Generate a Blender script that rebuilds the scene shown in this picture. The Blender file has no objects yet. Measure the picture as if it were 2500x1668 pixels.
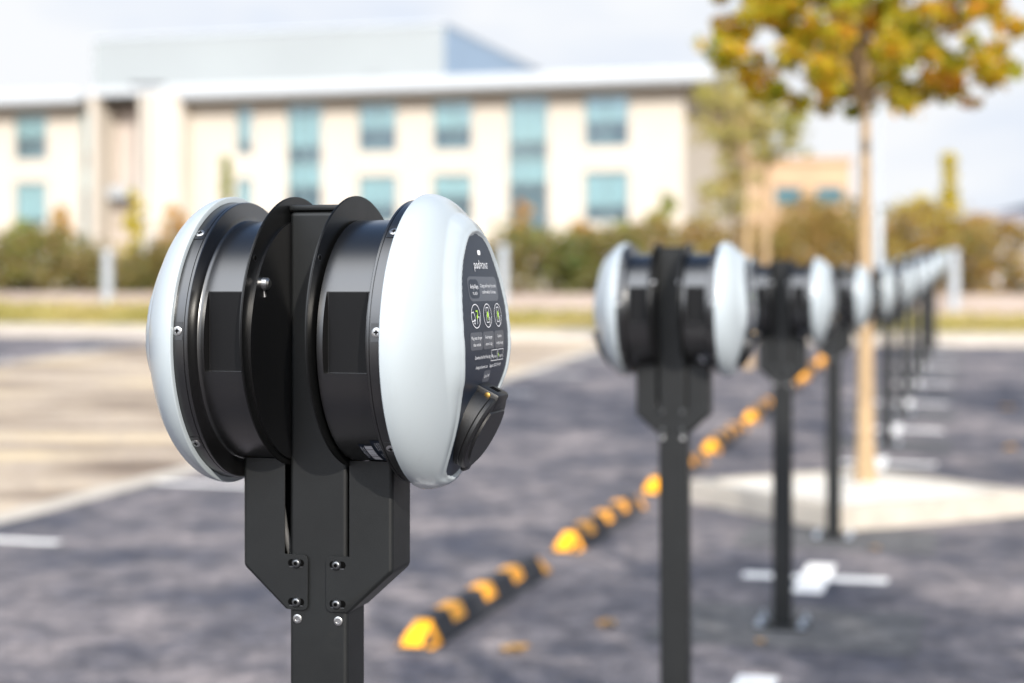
import bpy, bmesh, math, random
import numpy as np
from mathutils import Vector, Matrix
R = math.radians
random.seed(7); rng = np.random.default_rng(7)
sc = bpy.context.scene; C = sc.collection
F = 3812.0                      # focal length in units of a 2350 px wide picture
CAM_Z = 1.40
ANG = R(15.75); SN, CS = math.sin(ANG), math.cos(ANG)   # the rows of bays run 15.6 deg right of the view axis

# ------------------------------------------------------------------ materials
MATS = {}
def nodes_of(name):
    m = bpy.data.materials.new(name); m.use_nodes = True
    nt = m.node_tree; b = nt.nodes['Principled BSDF']
    return m, nt, b
def ramp(nt, stops, fac):
    r = nt.nodes.new('ShaderNodeValToRGB'); e = r.color_ramp.elements
    while len(e) < len(stops): e.new(0.5)
    for k, (p, c) in enumerate(stops):
        e[k].position = p; e[k].color = (*c, 1)
    nt.links.new(fac, r.inputs['Fac']); return r
def noise(nt, scale, detail=4, rough=.55, coord='Object', stretch=None):
    tc = nt.nodes.new('ShaderNodeTexCoord'); n = nt.nodes.new('ShaderNodeTexNoise')
    n.inputs['Scale'].default_value = scale; n.inputs['Detail'].default_value = detail; n.inputs['Roughness'].default_value = rough
    if stretch:
        mp = nt.nodes.new('ShaderNodeMapping'); mp.inputs['Scale'].default_value = stretch
        nt.links.new(tc.outputs[coord], mp.inputs['Vector']); nt.links.new(mp.outputs[0], n.inputs['Vector'])
    else: nt.links.new(tc.outputs[coord], n.inputs['Vector'])
    return n
def bump(nt, b, h, strength, dist):
    bp = nt.nodes.new('ShaderNodeBump'); bp.inputs['Strength'].default_value = strength; bp.inputs['Distance'].default_value = dist
    nt.links.new(h, bp.inputs['Height']); nt.links.new(bp.outputs[0], b.inputs['Normal'])
def mat(name, col, rough=.5, metal=0, var=.12, nscale=6, bstr=0, bscale=300, bdist=.001, coat=0, rvar=0, spec=None, crough=.12):
    m, nt, b = nodes_of(name); dust = DUST.get(name, 0)
    n = noise(nt, nscale, 5)
    lo = tuple(max(0, c*(1-var)) for c in col); hi = tuple(min(1, c*(1+var)) for c in col)
    r = ramp(nt, [(.3, lo), (.7, hi)], n.outputs['Fac']); nt.links.new(r.outputs[0], b.inputs['Base Color'])
    if dust:
        nd = noise(nt, 26, 8, .8); nd2 = noise(nt, 420, 2, .5); st = noise(nt, 40, 4, .6, stretch=(1, 1, .06))
        a1 = ramp(nt, [(.56, (0, 0, 0)), (.80, (.5, .5, .5))], nd.outputs['Fac']); a2 = ramp(nt, [(.70, (0, 0, 0)), (.78, (1, 1, 1))], nd2.outputs['Fac']); a3 = ramp(nt, [(.60, (0, 0, 0)), (.85, (.6, .6, .6))], st.outputs['Fac'])
        q1 = nt.nodes.new('ShaderNodeMath'); q1.operation = 'ADD'; nt.links.new(a1.outputs[0], q1.inputs[0]); nt.links.new(a2.outputs[0], q1.inputs[1])
        q2 = nt.nodes.new('ShaderNodeMath'); q2.operation = 'ADD'; nt.links.new(q1.outputs[0], q2.inputs[0]); nt.links.new(a3.outputs[0], q2.inputs[1])
        q3 = nt.nodes.new('ShaderNodeMath'); q3.operation = 'MULTIPLY'; q3.use_clamp = True; q3.inputs[1].default_value = dust; nt.links.new(q2.outputs[0], q3.inputs[0])
        dm_ = nt.nodes.new('ShaderNodeMix'); dm_.data_type = 'RGBA'; nt.links.new(q3.outputs[0], dm_.inputs[0]); nt.links.new(r.outputs[0], dm_.inputs[6]); dm_.inputs[7].default_value = (.20, .18, .15, 1)
        nt.links.new(dm_.outputs[2], b.inputs['Base Color'])
    b.inputs['Roughness'].default_value = rough; b.inputs['Metallic'].default_value = metal
    if coat: b.inputs['Coat Weight'].default_value = coat; b.inputs['Coat Roughness'].default_value = crough
    if spec is not None: b.inputs['Specular IOR Level'].default_value = spec
    if rvar:
        n3 = noise(nt, nscale*3, 6, .7); mr = nt.nodes.new('ShaderNodeMapRange')
        mr.inputs['To Min'].default_value = rough-rvar; mr.inputs['To Max'].default_value = rough+rvar
        nt.links.new(n3.outputs['Fac'], mr.inputs['Value']); nt.links.new(mr.outputs[0], b.inputs['Roughness'])
    if bstr:
        n2 = noise(nt, bscale, 3); bump(nt, b, n2.outputs['Fac'], bstr, bdist)
    MATS[name] = m; return m
DUST = {'powder_coat_black': .035, 'plate_black': .02, 'body_black_satin': .012, 'socket_black': .04, 'cover_white_plastic': .16, 'reflective_yellow': .25, 'recess_black_gloss': .02, 'line_paint': .45}
M_POST = mat('powder_coat_black', (.0040, .0048, .0052), .5, 0, .25, 12, .25, 900, .0006, rvar=.06, spec=.4)
M_PLATE = mat('plate_black', (.0016, .0018, .002), .40, 0, .2, 10, .15, 900, .0004, rvar=.05, spec=.4)
M_BODY = mat('body_black_satin', (.0015, .0015, .0018), .31, 0, .2, 8, .06, 1500, .0003, rvar=.03, spec=.95, coat=.45, crough=.26)
M_RECESS = mat('recess_black_gloss', (.0015, .0015, .002), .45, 0, .2, 8, rvar=.05, spec=.25)
M_WHITE = mat('cover_white_plastic', (.33, .37, .395), .26, 0, .02, 5, coat=.25, rvar=.03)
M_LABEL = mat('label_charcoal', (.005, .011, .024), .42, 0, .1, 10, .05, 2500, .0002)
M_BOXT = mat('label_grey_box', (.05, .058, .075), .35, 0, .05, 10)
M_LETTER = mat('lettering_white', (.72, .74, .78), .5, 0, .02, 10)
M_GREEN = mat('lettering_green', (.38, .68, .03), .5, 0, .02, 10)
M_SOCKET = mat('socket_black', (.005, .0052, .006), .42, 0, .15, 20, .35, 1400, .0005)
M_STEEL = mat('steel', (.42, .42, .42), .34, 1, .15, 60, rvar=.08)
M_ZINC = mat('zinc_bolt', (.80, .83, .86), .35, .5, .15, 60)
M_DSTEEL = mat('dark_steel', (.16, .165, .17), .35, 1, .2, 60)
M_BRASS = mat('brass', (.38, .24, .07), .5, 1, .1, 60)
M_HOLE = mat('hole_black', (.001, .001, .001), .8, spec=.05)
M_GALV = mat('galvanised', (.42, .46, .52), .5, .7, .2, 40)
M_YEL = mat('reflective_yellow', (1.0, .40, .006), .42, 0, .08, 14)
M_RUB = mat('black_rubber', (.026, .027, .032), .7, 0, .3, 30, .5, 200, .004)
M_PAINT = mat('line_paint', (.80, .78, .75), .7, 0, .14, 16, .4, 120, .003)
M_KERB = mat('kerb_stone', (.42, .38, .325), .8, 0, .12, 7, .4, 60, .004)
M_ISLAND = mat('island_stone', (.50, .475, .43), .85, 0, .16, 3, .5, 40, .006)
M_WALL = mat('cream_stone_wall', (.47, .425, .365), .85, 0, .05, .25, .2, 8, .01)
M_WALLP = mat('recess_pinkish_wall', (.44, .38, .34), .85, 0, .07, .3)
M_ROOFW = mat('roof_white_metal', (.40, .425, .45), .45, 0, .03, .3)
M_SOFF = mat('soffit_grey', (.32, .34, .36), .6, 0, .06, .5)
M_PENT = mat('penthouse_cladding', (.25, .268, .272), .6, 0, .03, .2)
M_PENT_SHADE = mat('penthouse_cladding_shaded', (.22, .30, .40), .5, 0, .03, .2)  # same cladding with the side's blue-grey shade put into the colour
M_FRAME = mat('window_frame_teal', (.20, .30, .31), .4, 0, .05, 1)
M_BLIND = mat('blind_fabric', (.42, .54, .54), .8, 0, .1, .6)
M_ROOM = mat('room_dark', (.05, .12, .15), .9, 0, .3, .4)
M_BRICK = mat('ochre_brick', (.44, .30, .19), .9, 0, .1, .4)
M_TRUNK = mat('young_bark', (.36, .25, .14), .9, 0, .25, 14, .6, 60, .01)
M_TRUNKD = mat('dark_bark', (.12, .085, .06), .9, 0, .25, 14, .6, 60, .01)
M_POLE = mat('pale_pole', (.33, .36, .39), .45, .1, .06, 4)
M_LAMPD = mat('lamp_dark', (.10, .11, .12), .5, .2, .1, 4)
M_SLATE = mat('slate_roof', (.20, .19, .21), .8, 0, .15, 1)
M_RENDER = mat('pale_render', (.50, .46, .44), .9, 0, .1, 1)
M_HILL = mat('far_wooded_hill', (.035, .055, .075), 1, 0, .35, .02, spec=0)
M_CABLE = mat('cable_grey', (.09, .09, .09), .4)

def glass():
    m, nt, b = nodes_of('window_glass_teal'); out = nt.nodes['Material Output']
    nt.nodes.remove(b)
    tr = nt.nodes.new('ShaderNodeBsdfTransparent'); tr.inputs[0].default_value = (.70, .82, .83, 1)
    gl = nt.nodes.new('ShaderNodeBsdfGlossy'); gl.inputs['Roughness'].default_value = .04; gl.inputs[0].default_value = (.72, .86, .90, 1)
    mx = nt.nodes.new('ShaderNodeMixShader'); mx.inputs[0].default_value = .34
    n = noise(nt, .35, 3); mr = nt.nodes.new('ShaderNodeMapRange'); mr.inputs['To Min'].default_value = .15; mr.inputs['To Max'].default_value = .5
    nt.links.new(n.outputs['Fac'], mr.inputs['Value']); nt.links.new(mr.outputs[0], mx.inputs[0])
    nt.links.new(tr.outputs[0], mx.inputs[1]); nt.links.new(gl.outputs[0], mx.inputs[2]); nt.links.new(mx.outputs[0], out.inputs[0])
    return m
M_GLASS = glass()

def ground_mats():
    # asphalt: mottled grey with pinkish worn areas and fine aggregate
    m, nt, b = nodes_of('asphalt')
    n1 = noise(nt, 1.2, 8, .74, stretch=(1, .8, 1)); n2 = noise(nt, 6.5, 7, .85); n3 = noise(nt, 70, 3, .7)
    a = ramp(nt, [(.38, (.038, .041, .058)), (.48, (.090, .085, .094)), (.62, (.205, .183, .180))], n1.outputs['Fac'])
    f = ramp(nt, [(.38, (.42, .42, .46)), (.62, (1.55, 1.50, 1.47))], n2.outputs['Fac'])
    g = ramp(nt, [(.3, (.55, .55, .55)), (.75, (1.5, 1.5, 1.5))], n3.outputs['Fac'])
    x = nt.nodes.new('ShaderNodeMix'); x.data_type = 'RGBA'; x.blend_type = 'MULTIPLY'; x.inputs[0].default_value = 1
    y = nt.nodes.new('ShaderNodeMix'); y.data_type = 'RGBA'; y.blend_type = 'MULTIPLY'; y.inputs[0].default_value = 1
    nt.links.new(a.outputs[0], x.inputs[6]); nt.links.new(f.outputs[0], x.inputs[7])
    nt.links.new(x.outputs[2], y.inputs[6]); nt.links.new(g.outputs[0], y.inputs[7]); nt.links.new(y.outputs[2], b.inputs['Base Color'])
    b.inputs['Roughness'].default_value = .82
    bump(nt, b, n3.outputs['Fac'], .6, .006); MATS['asphalt'] = m
    m2 = m.copy(); m2.name = 'asphalt_patch'
    for nd in m2.node_tree.nodes:
        if nd.type == 'VALTORGB' and abs(nd.color_ramp.elements[0].color[0]-.038) < .004:
            for e in nd.color_ramp.elements: e.color = (.085, .085, .086, 1)
    MATS['asphalt_patch'] = m2
    # block paving of the aisle: sandy, with joints and dull brown stains
    m, nt, b = nodes_of('sandy_block_paving')
    n1 = noise(nt, .55, 5, .6, stretch=(.55, 1.7, 1)); n2 = noise(nt, 14, 5, .7)
    a = ramp(nt, [(.38, (.17, .125, .09)), (.46, (.33, .265, .195)), (.55, (.50, .42, .33)), (.66, (.62, .50, .31))], n1.outputs['Fac'])
    f = ramp(nt, [(.3, (.72, .70, .68)), (.7, (1.18, 1.18, 1.18))], n2.outputs['Fac'])
    br = nt.nodes.new('ShaderNodeTexBrick'); tc = nt.nodes.new('ShaderNodeTexCoord'); nt.links.new(tc.outputs['Object'], br.inputs['Vector'])
    br.inputs['Scale'].default_value = 5; br.inputs['Mortar Size'].default_value = .02
    br.inputs['Color1'].default_value = (1, .97, .92, 1); br.inputs['Color2'].default_value = (.84, .85, .9, 1); br.inputs['Mortar'].default_value = (.55, .5, .45, 1)
    x = nt.nodes.new('ShaderNodeMix'); x.data_type = 'RGBA'; x.blend_type = 'MULTIPLY'; x.inputs[0].default_value = 1
    y = nt.nodes.new('ShaderNodeMix'); y.data_type = 'RGBA'; y.blend_type = 'MULTIPLY'; y.inputs[0].default_value = 1
    nt.links.new(a.outputs[0], x.inputs[6]); nt.links.new(f.outputs[0], x.inputs[7])
    nt.links.new(x.outputs[2], y.inputs[6]); nt.links.new(br.outputs[0], y.inputs[7]); nt.links.new(y.outputs[2], b.inputs['Base Color'])
    b.inputs['Roughness'].default_value = .85; MATS['paving'] = m
    def simple(name, stops, s, rough=.9, st=None):
        m, nt, b = nodes_of(name); n = noise(nt, s, 6, .68, stretch=st)
        r = ramp(nt, stops, n.outputs['Fac']); nt.links.new(r.outputs[0], b.inputs['Base Color']); b.inputs['Roughness'].default_value = rough
        MATS[name] = m
    simple('soil_and_litter', [(.35, (.10, .075, .05)), (.6, (.22, .15, .09))], .8)
    simple('verge_grass_ground', [(.32, (.20, .17, .07)), (.5, (.34, .28, .11)), (.7, (.50, .42, .22))], .7, st=(.5, 1.4, 1))
    simple('pinkish_path', [(.35, (.34, .25, .19)), (.65, (.46, .36, .29))], .5)
    simple('pale_concrete', [(.35, (.38, .335, .285)), (.65, (.48, .43, .375))], .5)
ground_mats()

def leafmat(name, cols, trans=.35, clump=1.4):
    m, nt, b = nodes_of(name); out = nt.nodes['Material Output']
    g = nt.nodes.new('ShaderNodeNewGeometry'); n = noise(nt, clump, 3)
    ad = nt.nodes.new('ShaderNodeMath'); ad.operation = 'MULTIPLY_ADD'; ad.inputs[1].default_value = .42
    nt.links.new(g.outputs['Random Per Island'], ad.inputs[0])
    mu = nt.nodes.new('ShaderNodeMapRange'); mu.inputs['From Min'].default_value = .3; mu.inputs['From Max'].default_value = .7; mu.inputs['To Max'].default_value = .58
    nt.links.new(n.outputs['Fac'], mu.inputs['Value']); nt.links.new(mu.outputs[0], ad.inputs[2])
    k = len(cols); r = ramp(nt, [((i+.5)/k, c) for i, c in enumerate(cols)], ad.outputs[0])
    nt.links.new(r.outputs[0], b.inputs['Base Color']); b.inputs['Roughness'].default_value = .55
    tl = nt.nodes.new('ShaderNodeBsdfTranslucent'); nt.links.new(r.outputs[0], tl.inputs[0])
    mx = nt.nodes.new('ShaderNodeMixShader'); mx.inputs[0].default_value = trans
    nt.links.new(b.outputs[0], mx.inputs[1]); nt.links.new(tl.outputs[0], mx.inputs[2]); nt.links.new(mx.outputs[0], out.inputs[0])
    MATS[name] = m; return m
L_AUT = leafmat('autumn_leaves', [(.13, .18, .015), (.25, .30, .015), (.40, .38, .015), (.60, .46, .02), (.72, .36, .025), (.66, .25, .05)], .55, 2.2)
L_PALE = leafmat('pale_green_leaves', [(.28, .28, .06), (.38, .36, .09), (.46, .38, .12), (.46, .32, .14)], .4)
L_HEDGE = leafmat('hedge_leaves', [(.06, .10, .02), (.11, .15, .03), (.17, .15, .04), (.21, .13, .04), (.15, .15, .04), (.08, .13, .025)], .3, .45)
L_HEDGER = leafmat('russet_hedge_leaves', [(.13, .15, .02), (.23, .18, .03), (.28, .15, .04), (.27, .20, .05), (.14, .16, .03)], .3, .4)
L_YEL = leafmat('yellow_leaves', [(.36, .33, .02), (.55, .44, .02), (.62, .48, .04)], .35)
L_GRN = leafmat('green_leaves', [(.16, .20, .04), (.26, .30, .05), (.34, .32, .08)], .3)
L_ORA = leafmat('orange_leaves', [(.38, .27, .06), (.52, .32, .08), (.56, .26, .08)], .35)
L_GRASS = leafmat('grass_blades', [(.22, .22, .05), (.36, .30, .08), (.48, .38, .17)], .3, .6)

# ------------------------------------------------------------------ helpers
def tag(o, label=None, cat=None, group=None, kind=None):
    if label: o['label'] = label
    if cat: o['category'] = cat
    if group: o['group'] = group
    if kind: o['kind'] = kind
    return o
def empty(name, loc=(0, 0, 0), rz=0):
    o = bpy.data.objects.new(name, None); C.objects.link(o); o.location = loc; o.rotation_euler = (0, 0, rz)
    o.empty_display_size = .1; return o
def link(name, bm, m, parent=None, smooth=False, angle=None, loc=None, recalc=True):
    if recalc: bmesh.ops.recalc_face_normals(bm, faces=bm.faces)
    me = bpy.data.meshes.new(name); bm.to_mesh(me); bm.free()
    return link_me(name, me, m, parent, smooth, angle, loc)
def link_me(name, me, m, parent=None, smooth=False, angle=None, loc=None):
    for x in (m if isinstance(m, (list, tuple)) else [m]): me.materials.append(x)
    if smooth:
        me.polygons.foreach_set('use_smooth', [True]*len(me.polygons))
        if angle: me.set_sharp_from_angle(angle=R(angle))
    o = bpy.data.objects.new(name, me); C.objects.link(o); o.parent = parent
    if loc: o.location = loc
    return o
def copy_tree(o, parent=None):
    c = o.copy(); C.objects.link(c); c.parent = parent
    for ch in list(o.children): copy_tree(ch, c)
    return c
def box(bm, x0, x1, y0, y1, z0, z1, bev=0, seg=2):
    r = bmesh.ops.create_cube(bm, size=1); vs = r['verts']
    for v in vs:
        v.co = Vector((x0+(v.co.x+.5)*(x1-x0), y0+(v.co.y+.5)*(y1-y0), z0+(v.co.z+.5)*(z1-z0)))
    if bev:
        es = list({e for v in vs for e in v.link_edges})
        bmesh.ops.bevel(bm, geom=es, offset=bev, segments=seg, profile=.5, affect='EDGES')
    return vs
def tube(bm, pts, rad, seg=10, cap=True):
    rings = []; pts = [Vector(p) for p in pts]
    for i, p in enumerate(pts):
        d = (pts[min(i+1, len(pts)-1)]-pts[max(i-1, 0)]).normalized()
        a = d.orthogonal().normalized() if i == 0 else (prev-d*prev.dot(d)).normalized()
        prev = a; b = d.cross(a); r = rad[i] if isinstance(rad, (list, tuple)) else rad
        rings.append([bm.verts.new(p+(a*math.cos(t)+b*math.sin(t))*r) for t in [2*math.pi*k/seg for k in range(seg)]])
    for A, B in zip(rings, rings[1:]):
        for k in range(seg): bm.faces.new((A[k], A[(k+1) % seg], B[(k+1) % seg], B[k]))
    if cap: bm.faces.new(rings[0][::-1]); bm.faces.new(rings[-1])
def lathe(bm, prof, seg=96, o=(0, 0, 0), ax=(1, 0, 0), cap=True):
    """prof: (distance along ax, radius)"""
    ax = Vector(ax).normalized(); o = Vector(o); a = Vector((0, 1, 0)) if abs(ax.y) < .9 else Vector((0, 0, 1)); a = (a-ax*a.dot(ax)).normalized(); b = ax.cross(a); rings = []
    for u, r in prof:
        rings.append([bm.verts.new(o+ax*u+(a*math.cos(t)+b*math.sin(t))*r) for t in [2*math.pi*k/seg for k in range(seg)]])
    for A, B in zip(rings, rings[1:]):
        for k in range(seg): bm.faces.new((A[k], A[(k+1) % seg], B[(k+1) % seg], B[k]))
    if cap: bm.faces.new(rings[0][::-1]); bm.faces.new(rings[-1])
def poly_prism(bm, poly, y0, y1):
    A = [bm.verts.new((x, y0, z)) for x, z in poly]; B = [bm.verts.new((x, y1, z)) for x, z in poly]
    bm.faces.new(A); bm.faces.new(B[::-1]); n = len(A)
    for k in range(n): bm.faces.new((A[(k+1) % n], A[k], B[k], B[(k+1) % n]))
def rrect(x0, x1, z0, z1, r, n=5):
    out = []
    for cx, cz, a in ((x1-r, z1-r, 0), (x0+r, z1-r, 90), (x0+r, z0+r, 180), (x1-r, z0+r, 270)):
        for k in range(n+1):
            t = R(a+90*k/n); out.append((cx+r*math.cos(t), cz+r*math.sin(t)))
    return out

# ------------------------------------------------------------------ terrain height: flat, then a gentle rise
ZB = [(-80, 0), (10, 0), (14, .06), (20, .235), (28, .52), (31.5, .66), (36, 1.05), (42, 1.10), (300, 1.3), (700, 3), (3500, 10)]
def gz(y):
    if y <= ZB[0][0]: return 0
    for (a, za), (b, zb) in zip(ZB, ZB[1:]):
        if y <= b: return za+(zb-za)*(y-a)/(b-a)
    return ZB[-1][1]
def sheet(name, poly, off, m, h=0, sides=0):
    """polygon on the terrain (world x, y), split where the slope changes"""
    bm = bmesh.new(); f = bm.faces.new([bm.verts.new((x, y, 0)) for x, y in poly])
    ys = [p[1] for p in poly]
    for b, _ in ZB[1:-1]:
        if min(ys) < b < max(ys):
            bmesh.ops.bisect_plane(bm, geom=bm.verts[:]+bm.edges[:]+bm.faces[:], plane_co=(0, b, 0), plane_no=(0, 1, 0))
    for v in bm.verts: v.co.z = gz(v.co.y)+off
    if sides:
        r = bmesh.ops.extrude_face_region(bm, geom=bm.faces[:])
        for v in [g for g in r['geom'] if isinstance(g, bmesh.types.BMVert)]: v.co.z -= sides
        bmesh.ops.recalc_face_normals(bm, faces=bm.faces)
    else:
        bmesh.ops.recalc_face_normals(bm, faces=bm.faces)
        for f in bm.faces:
            if f.normal.z < 0: f.normal_flip()
    me = bpy.data.meshes.new(name); bm.to_mesh(me); bm.free()
    return link_me(name, me, m)
ROW0 = 2.06                                  # first post
RX = lambda y, off=0: (752-1175)/F*ROW0+(y-ROW0)*math.tan(ANG)+off/CS    # x of the line parallel to the post row, `off` metres to its right
def onrow(s, off=0):                          # s metres along the row from the first post, off metres to the right
    return ((752-1175)/F*ROW0+s*SN+off*CS, ROW0+s*CS-off*SN)

tag(sheet('ground', [(-2500, -80), (2500, -80), (2500, 3500), (-2500, 3500)], 0, MATS['soil_and_litter']), kind='structure')
far_l, far_r = 28.6, 25.6                     # far edge of the car park at x = -10 and x = 10
fy = lambda x: far_l+(far_r-far_l)*(x+10)/20
tag(sheet('car_park_asphalt', [(-40, -40), (40, -40), (40, fy(40)), (-40, fy(-40))], .004, MATS['asphalt']), kind='structure')
def strip(name, o0, o1, off, m, y0=-30, sides=0):
    pts = []
    def hit(o):                               # where the line at offset o meets the far edge
        y = y0
        for _ in range(40): y = fy(RX(y, o))
        return (RX(y, o), y)
    return sheet(name, [(RX(y0, o0), y0), (RX(y0, o1), y0), hit(o1), hit(o0)], off, m, sides=sides)
tag(strip('paved_aisle', -11.9, -4.95, .008, MATS['paving']), kind='structure')
tag(strip('aisle_edging', -4.95, -4.72, .012, M_KERB), kind='structure')
tag(strip('aisle_edging', -12.05, -11.9, .012, M_KERB), kind='structure')
def across(name, d0, d1, off, m, x0=-45, x1=45, sides=0):
    return sheet(name, [(x0, fy(x0)+d0), (x1, fy(x1)+d0), (x1, fy(x1)+d1), (x0, fy(x0)+d1)], off, m, sides=sides)
tag(across('far_footway', .0, 1.4, .11, MATS['pale_concrete'], sides=.2), kind='structure')
tag(across('grass_verge', 1.4, 5.3, .13, MATS['verge_grass_ground'], sides=.2), kind='structure')
tag(across('verge_path', 5.3, 11.6, .135, MATS['pinkish_path'], sides=.2), kind='structure')

# painted bay markings: crosses between the posts, T ends at the aisle
bm = bmesh.new()
def mark(s0, s1, o0, o1, off=.010):
    q = [onrow(s, o) for s, o in ((s0, o0), (s0, o1), (s1, o1), (s1, o0))]
    n = 3
    for k in range(n):
        a, b = k/n, (k+1)/n
        L = lambda p, r, t: (p[0]+(r[0]-p[0])*t, p[1]+(r[1]-p[1])*t)
        pts = [L(q[0], q[3], a), L(q[1], q[2], a), L(q[1], q[2], b), L(q[0], q[3], b)]
        bm.faces.new([bm.verts.new((x, y, gz(y)+off)) for x, y in pts])
PITCH = 2.46
for k in range(0, 12):
    s = PITCH*(k+.5)-.08
    if 9.2 < ROW0+s*CS < 12.0: continue
    mark(s-.40, s+.40, -.05, .09); mark(s-.07, s+.07, -.32, -.051); mark(s-.07, s+.07, .091, .36 if k < 4 else .46)
for k in range(0, 11):
    s = PITCH*(k+.5)-.12
    mark(s-.055, s+.055, -4.71, -4.0, .014)
    mark(s-.055, s+.055, -12.8, -12.1, .014)
for k in range(3, 11):
    s = PITCH*(k+.5)+2.0
    mark(s-.05, s+.05, 4.1, 4.8, .014)
tag(link('bay_markings', bm, M_PAINT), kind='structure')

# ------------------------------------------------------------------ the charging post
U = dict(rim=.127)
HZ = 1.332          # height of the head axis
RR = .179           # radius of the white cover
def build_cover_fn():
    bs = [.131, .1285, .1235, .113, .0967, .076, .0445, .013, -.008, -.03, -.045, -.06, -.075, -.09, -.12, -.14, -.152, -.160, -.164]
    ws = [0, .020, .034, .0490, .0650, .0795, .0915, .0945, .0932, .0880, .0825, .0755, .0690, .0635, .0550, .0475, .038, .022, 0]
    pb = [.131, .113, .0967, .076, .0445, .013, -.008, -.03, -.045, -.06, -.09, -.112, -.14, -.163]; ph = [.0565, .0600, .0620, .0655, .0705, .0735, .0745, .0730, .0700, .0645, .0560, .0490, .0380, .0255]
    def w(b): return np.interp(-np.asarray(b), [-x for x in bs], ws)
    def P(b): return np.interp(-np.asarray(b), [-x for x in pb], ph)
    # smooth P a little
    gb = np.linspace(-.2, .2, 801); gp = P(gb); ker = np.hanning(61); ker /= ker.sum(); gps = np.convolve(np.pad(gp, 30, mode='edge'), ker, 'valid')
    gw = w(gb); ker2 = np.hanning(21); ker2 /= ker2.sum()
    Ps = lambda b: np.interp(b, gb, gps)
    # outline polyline
    N = 160; tb = (np.cos(np.linspace(0, math.pi, N))*.1475)-.0165
    wb = w(tb); k3 = np.hanning(9); k3 /= k3.sum(); wb2 = np.convolve(np.pad(wb, 4, mode='edge'), k3, 'valid'); wb2[0] = wb2[-1] = 0
    wb = np.where((tb > .12) | (tb < -.155), wb, wb2)
    ring = np.array([(wb[i], tb[i]) for i in range(N)]+[(-wb[i], tb[i]) for i in range(N-2, 0, -1)])
    ws_ = lambda b: np.interp(b, tb[::-1], wb[::-1], left=0, right=0)
    def dist(a, b):
        p = np.stack([a, b], -1)[..., None, :]; A = ring; B = np.roll(ring, -1, 0); d = B-A
        t = np.clip(((p-A)*d).sum(-1)/(d*d).sum(-1), 0, 1)
        q = A+t[..., None]*d; D = np.sqrt(((p-q)**2).sum(-1)).min(-1)
        ins = (np.abs(a) < ws_(b)) & (b < .131) & (b > -.164)
        return np.where(ins, -D, D)
    def h(a, b, lip=True):
        a = np.asarray(a, float); b = np.asarray(b, float); r = np.sqrt(a*a+b*b)
        D = .0735*np.sqrt(np.clip(1-(r/RR)**2, 0, 1)); d = dist(a, b)
        s = np.clip((d-.004)/.0215, 0, 1); s = .45*s*s*(3-2*s)+.55*s**1.5; pe = Ps(np.clip(b, -.163, .131)) - .05*a*a/.16
        v = (1-s)*pe+s*D
        if lip: v = v+.0021*np.exp(-((d-.0035)/.0022)**2) - .0012*(d < 0)
        edge = np.clip((RR-r)/.010, 0, 1); v = v*edge+D*(1-edge)
        return v
    return h, ws_, ring, Ps
HF, WF, RING, PS = build_cover_fn()

def head_pt(a, b, off=0.0):
    return (U['rim']+float(HF(np.array([a]), np.array([b]), False)[0])-.0012+off, a, HZ+b)
def surf_many(ab, off):
    ab = np.asarray(ab); hh = HF(ab[:, 0], ab[:, 1], False)-.0012+off
    return [(U['rim']+hh[i], ab[i, 0], HZ+ab[i, 1]) for i in range(len(ab))]
def patch(bm, b0, b1, wl, wr, off, nb=24, na=10):
    bs = np.linspace(b0, b1, nb+1); ab = []
    for b in bs:
        l, r = wl(b), wr(b)
        for k in range(na+1): ab.append((l+(r-l)*k/na, b))
    P = surf_many(ab, off); V = [bm.verts.new(p) for p in P]
    for i in range(nb):
        for k in range(na):
            q = [V[i*(na+1)+k], V[i*(na+1)+k+1], V[(i+1)*(na+1)+k+1], V[(i+1)*(na+1)+k]]
            bm.faces.new(q)
def rr_fn(a0, a1, b0, b1, r):
    def ins(b):
        d = max(0, max((b0+r)-b, b-(b1-r))); return r-math.sqrt(max(0, r*r-d*d))
    return (lambda b: a0+ins(b)), (lambda b: a1-ins(b))
def text_tris(s):
    cu = bpy.data.curves.new('t', 'FONT'); cu.body = s; cu.size = 1; cu.resolution_u = 2
    ob = bpy.data.objects.new('t', cu); C.objects.link(ob)
    me = bpy.data.meshes.new_from_object(ob.evaluated_get(bpy.context.evaluated_depsgraph_get()))
    bpy.data.objects.remove(ob); bpy.data.curves.remove(cu)
    P = [(v.co.x, v.co.y) for v in me.vertices]; Fc = [tuple(p.vertices) for p in me.polygons]
    bpy.data.meshes.remove(me)
    xs = [p[0] for p in P]; x0, x1 = min(xs), max(xs)
    return [((x-x0)/(x1-x0), y) for x, y in P], Fc, (x1-x0)
def write(bm, s, ac, b, width, height, off=.0007, mapf=None, shear=0):
    """text centred at ac, baseline b, given width; height is the em size in metres"""
    P, Fc, asp = text_tris(s)
    ab = [(ac-width/2+x*width+y*height*shear, b+y*height) for x, y in P]
    pts = surf_many(ab, off) if mapf is None else [mapf(*q) for q in ab]
    V = [bm.verts.new(p) for p in pts]
    for f in Fc:
        try: bm.faces.new([V[i] for i in f])
        except ValueError: pass
def stroke(bm, pts, wd, off=.0007, closed=False):
    pts = list(pts); n = len(pts); rng_ = range(n if closed else n-1)
    for i in rng_:
        a = Vector(pts[i]); b = Vector(pts[(i+1) % n]); d = (b-a)
        if d.length < 1e-9: continue
        nrm = Vector((-d.y, d.x)).normalized()*wd/2; e = d.normalized()*wd*.3
        q = [a-e+nrm, a-e-nrm, b+e-nrm, b+e+nrm]
        bm.faces.new([bm.verts.new(p) for p in surf_many([(v.x, v.y) for v in q], off+.00002*(i % 3))])
def fillp(bm, pts, off=.0008):
    bm.faces.new([bm.verts.new(p) for p in surf_many(pts, off)])

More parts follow.
